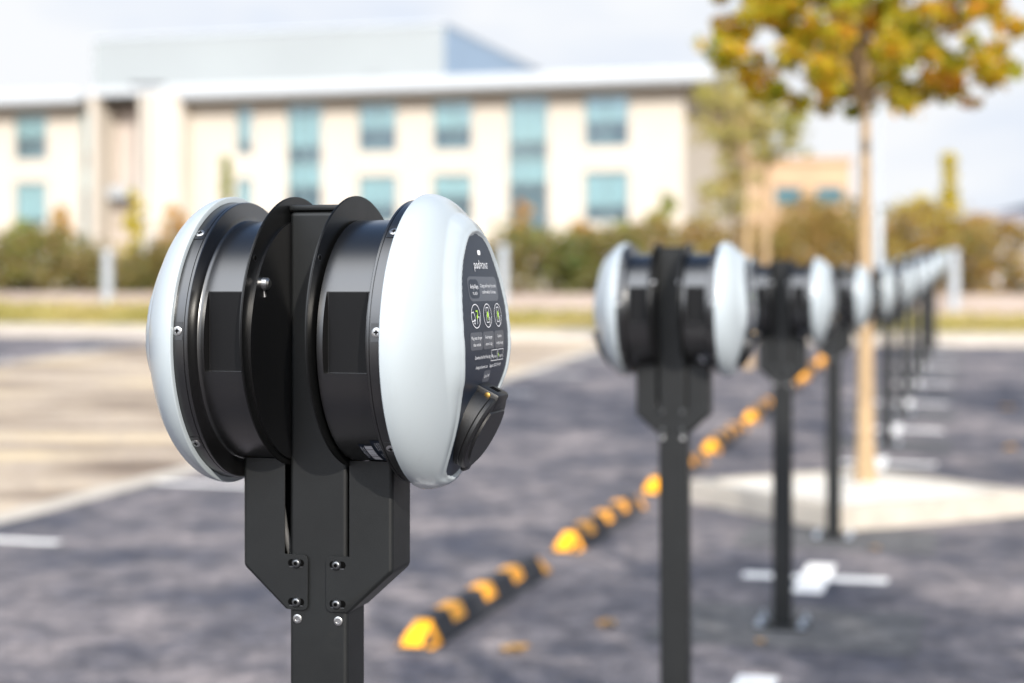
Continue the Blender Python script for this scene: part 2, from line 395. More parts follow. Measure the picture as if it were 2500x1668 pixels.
def make_post():
    root = empty('charging_post')
    # --- square steel post with lid
    bm = bmesh.new(); box(bm, -.038, .038, -.031, .031, .012, 1.4905, .006, 4)
    post = link('post', bm, M_POST, root, True, 60); post.modifiers.new('wn', 'WEIGHTED_NORMAL')
    bm = bmesh.new(); box(bm, -.0383, .0383, -.0313, .0313, 1.4915, 1.4985, .002, 2); link('cap', bm, M_POST, post, True, 35)
    for u in (-.027, .0265):
        bm = bmesh.new(); lathe(bm, [(0, .0056), (.0012, .0056), (.0018, .0045), (.0018, .0030), (.0004, .0026)], 20, (u, -.0310, .991), (0, -1, 0))
        link('rivet', bm, M_STEEL, post, True, 35)
    bm = bmesh.new(); box(bm, -.11, .11, -.10, .10, .004, .014, .003, 1); bp = link('base_plate', bm, M_POST, root, True, 35)
    for x in (-.085, .085):
        for y in (-.075, .075):
            bm = bmesh.new(); lathe(bm, [(0, .022), (.003, .022), (.003, .015), (.016, .015), (.016, .008), (.034, .008)], 6, (x, y, .014), (0, 0, 1)); link('bolt', bm, M_GALV, bp, False)
    for sg in (-1, 1):
        # --- round-topped mounting plate
        bm = bmesh.new(); pr = []
        cz, rr = 1.3435, .1665
        for k in range(97):
            t = 2*math.pi*k/96; pr.append(t)
        outer = []
        x0, x1 = (.0392*sg, .0422*sg)
        A = [bm.verts.new((x0, rr*math.cos(t), cz+rr*math.sin(t))) for t in pr[:-1]]; B = [bm.verts.new((x1, rr*math.cos(t), cz+rr*math.sin(t))) for t in pr[:-1]]
        bm.faces.new(A); bm.faces.new(B[::-1]); n = 96
        for k in range(n): bm.faces.new((A[(k+1) % n], A[k], B[k], B[(k+1) % n]))
        bmesh.ops.recalc_face_normals(bm, faces=bm.faces)
        ed = [e for e in bm.edges if abs(e.verts[0].co.x-e.verts[1].co.x) < 1e-6]
        bmesh.ops.bevel(bm, geom=ed, offset=.0009, segments=2, affect='EDGES')
        pl = link('mounting_plate', bm, M_PLATE, root, True, 35)
        if sg < 0: xi, dr = -.0392, 1
        else: xi, dr = .0422, 1
        bm = bmesh.new(); lathe(bm, [(0, .0042), (.0002, .0042)], 20, (xi, -.128, 1.432), (1, 0, 0)); link('screw_hole', bm, M_DSTEEL, pl)
        bm = bmesh.new(); lathe(bm, [(.0002, .0030), (.0004, .0030)], 16, (xi, -.128, 1.432), (1, 0, 0)); link('screw_hole', bm, M_HOLE, pl)
        bm = bmesh.new(); xi2 = -.0392 if sg < 0 else .0392; d2 = -sg
        lathe(bm, [(0, .0105), (.0020, .0105), (.0020, .0078), (.0090, .0070), (.0115, .0045), (.0120, .0015)], 20, (xi2, -.112, 1.402), (d2, 0, 0)); tube(bm, [(xi2+d2*.001, -.109, 1.396), (xi2+d2*.003, -.108, 1.386)], .003, 8)
        link('bolt', bm, M_STEEL, pl, True, 35)
        # --- folded bracket (sheet steel) and its bolts
        out = [(.0425, 1.1872), (.0980, 1.1872), (.0980, 1.0535), (.0430, 1.0035), (.0360, 1.0030), (.0180, 1.0030)]
        for k in range(1, 6): t = R(270-90*k/6); out.append((.0190+.007*math.cos(t), 1.0100+.007*math.sin(t)))
        out.append((.0120, 1.0630))
        for k in range(1, 6): t = R(180-90*k/6); out.append((.0190+.007*math.cos(t), 1.0635+.007*math.sin(t)))
        out += [(.0200, 1.0705), (.0425, 1.0705)]
        bm = bmesh.new(); yf, yb = -.0352, .0335
        A = [bm.verts.new((sg*x, yf, z)) for x, z in out]; B = [bm.verts.new((sg*x, yb, z)) for x, z in out]
        bm.faces.new(A); bm.faces.new(B[::-1])
        fold = []
        for k in (1, 2):
            f = bm.faces.new((A[k], A[k+1], B[k+1], B[k])); fold.append(f)
        bmesh.ops.recalc_face_normals(bm, faces=bm.faces)
        es = [e for e in bm.edges if len(e.link_faces) == 2]
        bmesh.ops.bevel(bm, geom=es, offset=.0055, segments=4, profile=.5, affect='EDGES')
        bmesh.ops.recalc_face_normals(bm, faces=bm.faces)
        ff = min(bm.faces, key=lambda f: f.calc_center_median().y)
        if ff.normal.y > 0: bmesh.ops.reverse_faces(bm, faces=bm.faces[:])
        br = link('bracket', bm, M_POST, root, True, 40, recalc=False)
        so = br.modifiers.new('sheet', 'SOLIDIFY'); so.thickness = .0022; so.offset = -1; br.modifiers.new('wn', 'WEIGHTED_NORMAL').keep_sharp = True
        for z in (1.060, 1.0125):
            u = sg*.0272
            bm = bmesh.new(); poly_prism(bm, rrect(u-.0105, u+.0105, z-.0046, z+.0046, .0045), yf-.0001, yf-.0004); link('slot', bm, M_HOLE, br)
            bm = bmesh.new(); poly_prism(bm, rrect(u-.0088, u+.0088, z-.0052, z-.0038, .0006, 2), yf-.0004, yf-.0007); link('slot_edge', bm, M_DSTEEL, br)
            bm = bmesh.new(); lathe(bm, [(0, .0063), (.0006, .0063), (.0034, .0050), (.0044, .0036), (.0044, .0024), (.0030, .0022)], 22, (u+sg*-.001, yf-.0004, z), (0, -1, 0)); link('bolt', bm, M_DSTEEL, br, True, 40)
            bm = bmesh.new(); lathe(bm, [(0, .0022), (.0002, .0022)], 6, (u+sg*-.001, yf-.0047, z), (0, -1, 0)); link('bolt_socket', bm, M_HOLE, br)
        # cable feeding the head, seen in the gap
        bm = bmesh.new(); tube(bm, [(sg*.062, -.005, 1.19), (sg*.0600, -.012, 1.15), (sg*.052, -.014, 1.10), (sg*.0445, -.012, 1.07), (sg*.0430, -.008, 1.02)], .0045, 10); link('cable', bm, M_CABLE, root, True)
    for sg in (1, -1):
        make_head(root, sg)
    return root

def make_head(root, sg):
    """modelled pointing along +x, turned by 180 degrees for the left one"""
    made = []
    rot = 0 if sg > 0 else math.pi
    dx = .0085 if sg > 0 else .002
    def L(name, bm, m, parent, smooth=True, angle=35):
        o = link(name, bm, m, parent, smooth, angle)
        if parent is root: o.rotation_euler = (0, 0, rot); o.location = (dx, 0, 0)
        return o
    # --- drum body with a flat recess, then the flange
    DR = .148; zr0, zr1 = -.033, .0605; yp = -.1345; ur0, ur1 = .0465, .0965
    ph0 = math.asin(zr0/DR); ph1 = math.asin(zr1/DR); e = .002
    phis = list(np.linspace(ph0, ph1, 24)) + [ph1+e] + list(np.linspace(ph1+.05, ph0-.05+2*math.pi, 100)) + [ph0-e+2*math.pi]
    us = [.0378, ur0-.0015, ur0, .06, .075, .088, ur1, ur1+.0012, .1005, .1035]
    bm = bmesh.new(); rows = []
    fl = [(.1055, .1492), (.1065, .1520), (.1068, .1560), (.1070, .1708), (.1078, .1718), (.1105, .1718), (.1108, .1708), (.1114, .1708), (.1117, .1718), (.1262, .1718), (.1266, .1708)]
    for u in us:
        row = []
        for i, p in enumerate(phis):
            y, z = -DR*math.cos(p), DR*math.sin(p)
            if ur0-1e-6 <= u <= ur1+1e-6 and i < 24: y = yp
            row.append(bm.verts.new((u, y*sg, HZ+z)))
        rows.append(row)
    for u, r in fl: rows.append([bm.verts.new((u, -sg*r*math.cos(p), HZ+r*math.sin(p))) for p in phis])
    n = len(phis)
    for A, B in zip(rows, rows[1:]):
        for k in range(n): bm.faces.new((A[k], A[(k+1) % n], B[(k+1) % n], B[k]))
    bm.faces.new(rows[0]); bm.faces.new(rows[-1][::-1])
    def radial(phi, u0, u1, hw, r0, r1):         # little square screw pads on the flange
        vs = box(bm, u0, u1, -r1, -r0, -hw, hw, 0)
        m = Matrix.Rotation(-phi, 4, 'X')
        for v in vs: v.co = m @ v.co; v.co.z += HZ
    SCR = [R(a if sg > 0 else 180-a) for a in (5, 49, -44, 131, 176, -136)]
    for p in SCR: radial(p, .1128, .1262, .0105, .168, .1722)
    body = L('charger_body', bm, M_BODY, root)
    for p in SCR:
        bm = bmesh.new(); d = Vector((0, -math.cos(p), math.sin(p))); o = Vector((.1195, 0, HZ))+d*.1721
        lathe(bm, [(0, .0056), (.0007, .0056), (.0012, .0048), (.0012, .0020), (.0004, .0016)], 18, o, d)
        L('screw', bm, M_STEEL, body)
        bm = bmesh.new(); t1 = Vector((1, 0, 0)); t2 = d.cross(t1)
        for a, b in ((t1, t2), (t2, t1)):
            q = [o+d*.00135+a*s1*.0030+b*s2*.0007 for s1, s2 in ((-1, -1), (1, -1), (1, 1), (-1, 1))]
            if a is t2: q = [v+d*.00006 for v in q]
            bm.faces.new([bm.verts.new(v) for v in q])
        L('screw_cross', bm, M_HOLE, body, False)
    bm = bmesh.new(); box(bm, ur0+.0007, ur1-.0007, min(sg*(yp-.0007), sg*(yp+.004)), max(sg*(yp-.0007), sg*(yp+.004)), HZ+zr0+.0007, HZ+zr1-.0007, .0003, 1); L('recess_panel', bm, M_RECESS, body)
    # rating label wrapped round the underside of the drum, writing runs downwards
    sgl = 1 if sg > 0 else -1
    def dm(q, v, off=.0004):                       # q: metres along the axis, v: metres down round the drum
        p = -(R(50)+v/DR); r = DR+off
        return (q, -r*math.cos(p), HZ+r*math.sin(p))
    def lab(bm, u0, u1, v0, v1, off):
        for i in range(12):
            a, b = v0+(v1-v0)*i/12, v0+(v1-v0)*(i+1)/12
            bm.faces.new([bm.verts.new(dm(*k, off)) for k in ((u0, a), (u1, a), (u1, b), (u0, b))])
    if sg > 0:
        bm = bmesh.new(); lab(bm, .082, .1035, 0, .062, .0003); lab(bm, .0655, .082, .009, .060, .00025); rl = L('rating_label', bm, M_LABEL, body, True, 60)
        bm = bmesh.new()
        def wr(s, u_top, v0, width, h): write(bm, s, v0+width/2, 0, width, h, mapf=lambda a, b: dm(u_top+b, a, .0006))
        wr('pod POINT', .0975, .007, .024, .0058)
        wr('Pod Point Limited', .0935, .005, .018, .0022); wr('28-42 Banner Street', .0912, .005, .020, .0022); wr('London EC1Y 8QE', .0889, .005, .017, .0022)
        wr('www.pod-point.com', .0866, .005, .019, .0022); wr('CE', .0945, .044, .010, .0082)
        wr('230V AC 32A', .1002, .040, .016, .0028); wr('Protection IP54  Output 7kW', .0890, .033, .025, .0020); wr('Ambient -25 to +40 C', .0868, .033, .022, .0020)
        wr('Part No. S7-UP-03', .0690, .016, .026, .0026); wr('Output: 7.36kW AC 32A', .0667, .014, .034, .0026)
        v = .012
        r2 = random.Random(3)
        while v < .055:
            wd = r2.choice((.0006, .0011, .002, .003)); lab(bm, .0722, .0815, v, v+wd, .0005); v += wd+r2.choice((.0003, .0005, .0008))
        L('lettering', bm, M_LETTER, body, False)
    # --- white front cover
    nr, nt_ = 96, 240
    rs = [RR*math.sin(math.pi/2*(k/nr)**.92) for k in range(1, nr+1)]
    th = [2*math.pi*k/nt_ for k in range(nt_)]
    ab = np.array([(r*math.cos(t), r*math.sin(t)) for r in rs for t in th]); hh = HF(ab[:, 0], ab[:, 1])
    bm = bmesh.new(); c0 = bm.verts.new((U['rim']+float(HF(np.array([0.]), np.array([0.]))[0]), 0, HZ)); rows = []; i = 0
    for r in rs:
        row = []
        for t in th: row.append(bm.verts.new((U['rim']+hh[i], ab[i, 0], HZ+ab[i, 1]))); i += 1
        rows.append(row)
    for u, r in ((-.0010, RR+.0002), (-.0020, RR-.0003), (-.0024, RR-.0012), (-.0024, .1722), (.0, .1722)):
        rows.append([bm.verts.new((U['rim']+u, r*math.cos(t), HZ+r*math.sin(t))) for t in th])
    for k in range(nt_): bm.faces.new((c0, rows[0][k], rows[0][(k+1) % nt_]))
    for A, B in zip(rows, rows[1:]):
        for k in range(nt_): bm.faces.new((A[k], B[k], B[(k+1) % nt_], A[(k+1) % nt_]))
    cover = L('front_cover', bm, M_WHITE, root, True, 70)
    # --- label panel
    bm = bmesh.new(); patch(bm, -.1635, .1305, lambda b: -max(.0005, WF(b)-.0008), lambda b: max(.0005, WF(b)-.0008), .0004, 90, 16)
    L('label_panel', bm, M_LABEL, cover)
    def rb(a0, a1, b0, b1, r, off=.0006, nb=14):
        bm = bmesh.new(); f = rr_fn(a0, a1, b0, b1, r); patch(bm, b0, b1, f[0], f[1], off, nb, 6); L('text_box', bm, M_BOXT, cover)
    rb(-.061, .061, .049, .0785, .009)
    for a0, a1 in ((-.071, -.026), (-.024, .022), (.024, .069)): rb(a0, a1, -.0085, .0125, .004)
    rb(-.014, .014, -.0485, -.0345, .003)
    bm = bmesh.new(); f = rr_fn(-.057, -.020, .0525, .0750, .008); patch(bm, .0525, .0750, f[0], f[1], .0008, 14, 6); L('name_box', bm, M_LABEL, cover)
    bm = bmesh.new(); f = rr_fn(-.0065, .0065, .1045, .1105, .0028); patch(bm, .1045, .1105, f[0], f[1], .0008, 8, 4); L('status_light', bm, M_LETTER, cover)
    bm = bmesh.new(); W = lambda s, a, b, w, h, **k: write(bm, s, a, b, w, h, .0010, **k)
    W('pod', -.0155, .0880, .022, .0150); W('POINT', .0150, .0880, .031, .0105)
    W('Andy-Naya', -.0385, .0640, .030, .0078); W('PG-10679', -.0385, .0565, .017, .0052)
    W('Charge will stop if you don\u2019t', .0200, .0655, .069, .0060); W('confirm within 15 minutes', .0190, .0580, .060, .0060)
    W('Plug into charger', -.0485, .0040, .038, .0056); W('then vehicle', -.0485, -.0040, .027, .0056)
    W('Find charger', -.0015, .0040, .029, .0056); W('name in app', -.0015, -.0040, .028, .0056)
    W('Confirm', .0460, .0040, .018, .0056); W('charge in app', .0460, -.0040, .031, .0056)
    W('Download the Pod Point App', -.0250, -.0195, .060, .0060)
    W('App Store', .0230, -.0200, .0170, .0050); W('Google Play', .0530, -.0200, .0170, .0050)
    W('charge.pod-point.com', -.0270, -.0310, .046, .0056); W('Support: 0207 247 4114', .0300, -.0310, .050, .0056)
    W('Up to 7kW', 0, -.0430, .021, .0056)
    for a0, a1 in ((.0085, .0345), (.0375, .0640)):
        b0, b1 = -.0235, -.0105; stroke(bm, [(a0, b0), (a1, b0), (a1, b1), (a0, b1)], .0007, .0010, True)
    fillp(bm, [(.0120+.0018*math.cos(t), -.0175+.0022*math.sin(t)) for t in [k*math.pi/5 for k in range(10)]], .0010)
    for ci, ca in enumerate((-.046, 0, .046)):
        cb = .0315; stroke(bm, [(ca+.0165*math.cos(t), cb+.0140*math.sin(t)) for t in [k*math.pi/16 for k in range(32)]], .0010, .0010, True)
        if ci == 0:
            stroke(bm, [(ca-.0155, cb+.004), (ca-.008, cb+.005), (ca-.004, cb), (ca-.003, cb-.005), (ca-.0145, cb-.006)], .0010, .0010)
            stroke(bm, [(ca-.0065+.0026*math.cos(t), cb-.0065+.0026*math.sin(t)) for t in [k*math.pi/5 for k in range(10)]], .0008, .0011, True)
            stroke(bm, [(ca+.004, cb-.009), (ca+.004, cb-.001), (ca+.012, cb-.001), (ca+.012, cb-.007)], .0010, .0010)
        else:
            stroke(bm, [(ca-.005, cb-.008), (ca+.005, cb-.008), (ca+.005, cb+.0095), (ca-.005, cb+.0095)], .0009, .0010, True)
            stroke(bm, [(ca+.006, cb-.012), (ca+.009, cb-.004), (ca+.006, cb-.002)], .0010, .0011)
    L('lettering', bm, M_LETTER, cover, False)
    def icon(parts):
        bm = bmesh.new()
        for kind, pts in parts: (fillp(bm, pts, .0012) if kind == 'f' else stroke(bm, pts, .0016, .0012))
        L('green_icon', bm, M_GREEN, cover, False)
    icon([('f', [(-.046+.004+.002*math.cos(t), .0305+.0024*math.sin(t)) for t in [k*math.pi/6 for k in range(12)]]), ('s', [(-.046, .0375), (-.040, .0375), (-.040, .0325)])])
    for ca in (0, .046): icon([('f', [(ca+.0032*math.cos(t), .0325+.0040*math.sin(t)) for t in [k*math.pi/6 for k in range(12)]]), ('s', [(ca, .030), (ca, .0265)])])
    icon([('f', [(.0395, -.0200), (.0430, -.0172), (.0395, -.0144)])])
    # --- socket with hinged lid
    ax = Vector((math.cos(R(27)), 0, -math.sin(R(27)))); lc = Vector((U['rim']+.0700, 0, HZ-.110)); up = Vector((math.sin(R(27)), 0, math.cos(R(27))))
    S = .0505; o = lc-ax*.060
    bm = bmesh.new(); lathe(bm, [(0, S-.001), (.020, S-.0005), (.046, S), (.0500, S), (.0512, S-.001)], 72, o, ax)
    def frame_box(a0, a1, t0, t1, r0, r1, bev):     # box in the socket's own axes: along axis, across, up
        vs = box(bm, a0, a1, t0, t1, r0, r1, bev, 2) if not bev else None
        if vs is None:
            before = set(bm.verts); box(bm, a0, a1, t0, t1, r0, r1, bev, 2); vs = [v for v in bm.verts if v not in before]
        for v in vs: v.co = o+ax*v.co.x+Vector((0, 1, 0))*v.co.y+up*v.co.z
    frame_box(.018, .0600, -.0230, .0230, .028, .0520, .004)
    sock = L('socket_housing', bm, M_SOCKET, root)
    bm = bmesh.new(); lathe(bm, [(.0512, S-.0012), (.0520, S+.0004), (.0560, S+.0004), (.0585, S-.002), (.0592, S-.006)], 72, o, ax)
    frame_box(.0520, .0590, -.0120, .0120, -.0535, -.0440, .003)
    poly = []
    for k in range(40):
        t = math.pi*2*k/40; rr = S-.009; y, z = rr*math.cos(t), rr*math.sin(t)
        z = min(z, .030); poly.append((y, z))
    A = [bm.verts.new(o+ax*.0590+Vector((0, y, 0))+up*z) for y, z in poly]; B = [bm.verts.new(o+ax*.0618+Vector((0, y*.97, 0))+up*z*.97) for y, z in poly]
    for k in range(40): bm.faces.new((A[k], A[(k+1) % 40], B[(k+1) % 40], B[k]))
    bm.faces.new(B)
    L('socket_lid', bm, M_SOCKET, sock)
    bm = bmesh.new(); frame_box(.040, .052, -.008, .008, .0518, .0523, 0); L('slot', bm, M_HOLE, sock, False)
    bm = bmesh.new(); q = o+ax*.046+up*.0455+Vector((0, -.0230, 0)); lathe(bm, [(0, .0036), (.0014, .0036), (.0022, .002)], 16, q, (0, -1, 0)); L('pin', bm, M_BRASS, sock)
    return

post0 = make_post()
ORD = ['nearest', 'second', 'third', 'fourth', 'fifth', 'sixth', 'seventh', 'eighth', 'ninth', 'tenth', 'eleventh']
X1 = (752-1175)/F*ROW0
plabels = ['large sharp twin-headed car charging post in the foreground, nearest the camera',
           'second charging post from the front, black post with two white domed heads',
           'third charging post from the front, standing before the white cross marking',
           'fourth charging post from the front, at the near tip of the stone tree island',
           'fifth charging post from the front, right behind the street tree trunk',
           'sixth charging post from the front, first clear of the tree trunk on its right',
           'seventh charging post from the front in the receding row',
           'eighth charging post from the front in the receding row',
           'ninth charging post from the front, third from the far end of the row',
           'tenth charging post from the front, second from the far end of the row',
           'farthest charging post, at the far end of the row near the verge']
posts = []
for k in range(11):
    o = post0 if k == 0 else copy_tree(post0)
    x, y = onrow(k*PITCH)
    if k > 3: x += .02+.012*(k-4)
    if k == 0: x, y = X1, ROW0
    o.location = (x, y, gz(y)+(.004 if k else 0)); o.rotation_euler = (0, 0, -ANG) if k == 0 else (R(random.uniform(-.35, .35)), R(random.uniform(-.5, .5)), -ANG+R(random.uniform(-1.5, 1.5))); posts.append(o)
    tag(o, plabels[k], 'charging post', 'twin charging posts along the bays')
# newer asphalt round each base
bm = bmesh.new()
for k in range(11):
    s = k*PITCH; q = [onrow(s+a, b) for a, b in ((-.42, -.5), (-.42, .55), (.42, .55), (.42, -.5))]
    bm.faces.new([bm.verts.new((x, y, gz(y)+.0075)) for x, y in q])
tag(link('asphalt_patch', bm, MATS['asphalt_patch']), kind='structure')

# ------------------------------------------------------------------ wheel stops
def make_stop():
    """1.65 m long rubber stop lying along +y"""
    root = empty('wheel_stop'); L_, w, h = 1.83, .072, .098
    def prof(y):                                # half width at the top and height at y
        e = min(1, max(0, min(y, L_-y)/.13)); return e
    ys = [0, .13, L_-.13, L_]
    def sec(y, g=0):
        e = prof(y); hh = .012+(h-.012)*e; tw = w*(.40 if e > 0 else .55)
        return [(-w-g, 0), (-w-g, .010), (-tw-g*.6, hh+g), (tw+g*.6, hh+g), (w+g, .010), (w+g, 0)]
    bm = bmesh.new(); rows = [[bm.verts.new((x, y, z)) for x, z in sec(y)] for y in ys]
    for A, B in zip(rows, rows[1:]):
        for k in range(5): bm.faces.new((A[k], A[k+1], B[k+1], B[k]))
    bm.faces.new(rows[0][::-1]); bm.faces.new(rows[-1])
    link('rubber_body', bm, M_RUB, root)
    def wrap(y0, y1):
        bm = bmesh.new(); rr = [[bm.verts.new((x, y, max(z, .006))) for x, z in sec(y, .0025)[1:5]] for y in (y0, y1)]
        if y0 > .2 and y0 < L_-.2:
            for q_ in rr: q_[0].co = q_[0].co.lerp(q_[1].co, .42); q_[3].co = q_[3].co.lerp(q_[2].co, .42)
        A, B = rr
        for k in range(3): bm.faces.new((A[k], A[k+1], B[k+1], B[k]))
        link('yellow_patch', bm, M_YEL, root)
    wrap(.003, .125); wrap(L_-.125, L_-.003)
    for k in range(3): y = .345+k*.45; wrap(y-.01, y+.155)
    return root
st0 = make_stop(); n = 0
for k in range(0, 9):
    s = 4.07+k*2.385; x, y = onrow(s, -1.30)
    o = st0 if k == 0 else copy_tree(st0)
    o.location = (x, y, gz(y)+.006); sl = math.atan((gz(y+1.6)-gz(y))/1.6); o.rotation_euler = (sl, 0, -ANG)
    tag(o, ['nearest black rubber wheel stop with yellow patches, lowest on the asphalt', 'second black and yellow wheel stop, ending beside the second charging post', 'third black and yellow wheel stop, partly behind the second charging post',
            'fourth black and yellow wheel stop, left of the third charging post', 'fifth black and yellow wheel stop up the row', 'sixth black and yellow wheel stop up the row', 'seventh black and yellow wheel stop up the row',
            'eighth black and yellow wheel stop, second from the far end', 'farthest black and yellow wheel stop of the left row'][k], 'wheel stop', 'wheel stops left of the charging posts')
for k in (0,):
    y = 25.0; o = copy_tree(st0); x = RX(y, 1.40); o.location = (x, y-1.6, gz(y-1.6)+.006); o.rotation_euler = (.034, 0, -ANG)
    tag(o, 'wheel stop at the right edge of the picture by the far footway', 'wheel stop')

# ------------------------------------------------------------------ stone tree island
ic = onrow((10.44-ROW0)/CS, 0.02); ir = 1.10
isl = empty('tree_island', (ic[0], ic[1], gz(ic[1])), -ANG)
bm = bmesh.new(); dia = [(0, -ir), (ir, 0), (0, ir), (-ir, 0)]
A = [bm.verts.new((x, y, -.05)) for x, y in dia]; B = [bm.verts.new((x, y, .135)) for x, y in dia]; q = 1-.13*1.414/ir
Cc = [bm.verts.new((x*q, y*q, .135)) for x, y in dia]; D = [bm.verts.new((x*q, y*q, .08)) for x, y in dia]
for k in range(4):
    j = (k+1) % 4; bm.faces.new((A[k], A[j], B[j], B[k])); bm.faces.new((B[k], B[j], Cc[j], Cc[k])); bm.faces.new((Cc[k], Cc[j], D[j], D[k]))
bmesh.ops.recalc_face_normals(bm, faces=bm.faces)
bmesh.ops.bevel(bm, geom=[e for e in bm.edges if e.verts[0] in B and e.verts[1] in B], offset=.015, segments=2, affect='EDGES')
link('kerb', bm, M_KERB, isl)
bm = bmesh.new(); bm.faces.new([bm.verts.new((x*q, y*q, .118)) for x, y in dia]); bmesh.ops.subdivide_edges(bm, edges=bm.edges[:], cuts=30, use_grid_fill=True)
for v in bm.verts:
    if abs(v.co.x)+abs(v.co.y) < ir*q-.02: v.co.z += random.uniform(-.006, .012)
link('gravel_bed', bm, M_ISLAND, isl)
tag(isl, 'raised diamond-shaped pale stone island with kerb, the street tree stands in it', 'tree island')

# ------------------------------------------------------------------ foliage
def leaf_mesh(name, pts, size, flat=.0, aspect=.7):
    """many small pointed leaf quads at pts (n,3)"""
    n = len(pts); d = rng.normal(size=(n, 3)); d /= np.linalg.norm(d, axis=1)[:, None]
    u = rng.normal(size=(n, 3)); u -= d*(u*d).sum(1)[:, None]; u /= np.linalg.norm(u, axis=1)[:, None]; v = np.cross(d, u)
    s = size*(.6+.8*rng.random(n))[:, None]
    P = np.stack([pts-u*s*.5, pts+v*s*.5*aspect, pts+u*s*.5, pts-v*s*.5*aspect], 1).reshape(-1, 3)
    me = bpy.data.meshes.new(name); me.from_pydata(P.tolist(), [], np.arange(4*n).reshape(n, 4).tolist()); me.update(); return me
def clumps(centers, per, rad, sq=.75):
    out = []
    for c in centers:
        r = rad*(.6+.7*rng.random()); k = int(per*(.6+.8*rng.random())); d = rng.normal(size=(k, 3)); d /= np.linalg.norm(d, axis=1)[:, None]
        d *= (rng.random(k)**.45)[:, None]*r; d[:, 2] *= sq; out.append(np.asarray(c)+d)
    return np.concatenate(out)
def tree(name, loc, trunk_h, r0, r1, ctr, rad, nc, per, crad, lsize, lm, bark, label, cat='tree', group=None, lean=0, clear=None, limbs=14):
    root = empty(name, loc); bm = bmesh.new()
    cz = ctr; N = 9; pts = [(lean*math.sin(k*1.3)*.3*k/N+lean*k/N, lean*.4*math.sin(k), trunk_h*k/N) for k in range(N+1)]
    tube(bm, pts, [r0+(r1-r0)*k/N+(.25*r0 if k == 0 else 0) for k in range(N+1)], 12)
    top = Vector(pts[-1]); cs = []
    while len(cs) < nc:
        p = rng.uniform(-1, 1, 3); e_ = p[0]**2+p[1]**2+abs(p[2])**5
        if e_ > 1 or (e_ < .35 and rng.random() < .5): continue
        q = Vector((p[0]*rad[0], p[1]*rad[1], p[2]*rad[2]))+Vector((0, 0, cz))
        if clear and not clear(q): continue
        cs.append(q)
    for c in cs[:limbs]:
        mid = top.lerp(c, .5)+Vector((0, 0, -.06*rad[2])); b0 = top-Vector((0, 0, random.uniform(0, .12)*trunk_h))
        tube(bm, [b0, mid, c], [r1*.7, r1*.4, r1*.12], 6)
    tube(bm, [top, (0, 0, cz+rad[2]*.6)], [r1, r1*.2], 8)
    link('trunk', bm, bark, root, True, 60)
    link_me('crown', leaf_mesh('crown', clumps([tuple(c) for c in cs], per, crad), lsize), lm, root)
    tag(root, label, cat, group); return root
ty = 10.75; tx = (1986-1175)/F*ty
main_tree = tree('street_tree', (tx, ty, gz(ty)+.11), 2.62, .060, .026, 3.52, (1.03, 1.0, 1.22), 430, 70, .105, .058, L_AUT, M_TRUNK,
     'young street tree with round green and orange autumn crown standing in the stone island', clear=lambda q: q.z > 2.24+.14*abs(math.sin(3*q.x+1)) and not (q.z < 2.60 and random.random() < .3), limbs=26)
def tree_copy(x, y, s, rz, label):
    o = copy_tree(main_tree); o.location = (x, y, gz(y)); o.scale = (s, s, s); o.rotation_euler = (0, 0, rz); tag(o, label, 'tree'); return o
# trees standing outside the picture that throw the shade seen on the asphalt
tree_copy(3.55, -1.1, 1.05, 2.1, 'autumn street tree outside the picture, behind and right of the camera')
tree_copy(8.2, 9.6, 1.12, 4.0, 'autumn street tree outside the picture on the right')
tree_copy(-.9, -5.2, 1.0, 1.0, 'autumn street tree outside the picture, straight behind the camera')
def at(px, y, zpx=None):
    X = (px-1175)/F*y; return (X, y) if zpx is None else (X, y, CAM_Z-(zpx-655)/F*y)
x, y = at(1684, 25.0); tree('slender_tree', (x, y, gz(y)), 2.9, .045, .025, 3.15, (.45, .5, 1.25), 46, 34, .20, .085, L_PALE, M_TRUNKD, 'slender sparse pale green tree with dark stem, right of the office building', limbs=12)
x, y = at(1716, 22.0); tree('slender_tree', (x, y, gz(y)), 2.8, .060, .035, 3.3, (.72, .5, .62), 34, 40, .17, .07, L_PALE, M_TRUNK, 'left of two pale bare stems behind the second charging post', limbs=8)
x, y = at(1757, 22.5); tree('slender_tree', (x, y, gz(y)), 2.8, .060, .035, 3.3, (.80, .5, .50), 34, 40, .17, .07, L_PALE, M_TRUNK, 'right of two pale bare stems behind the second charging post', limbs=8)

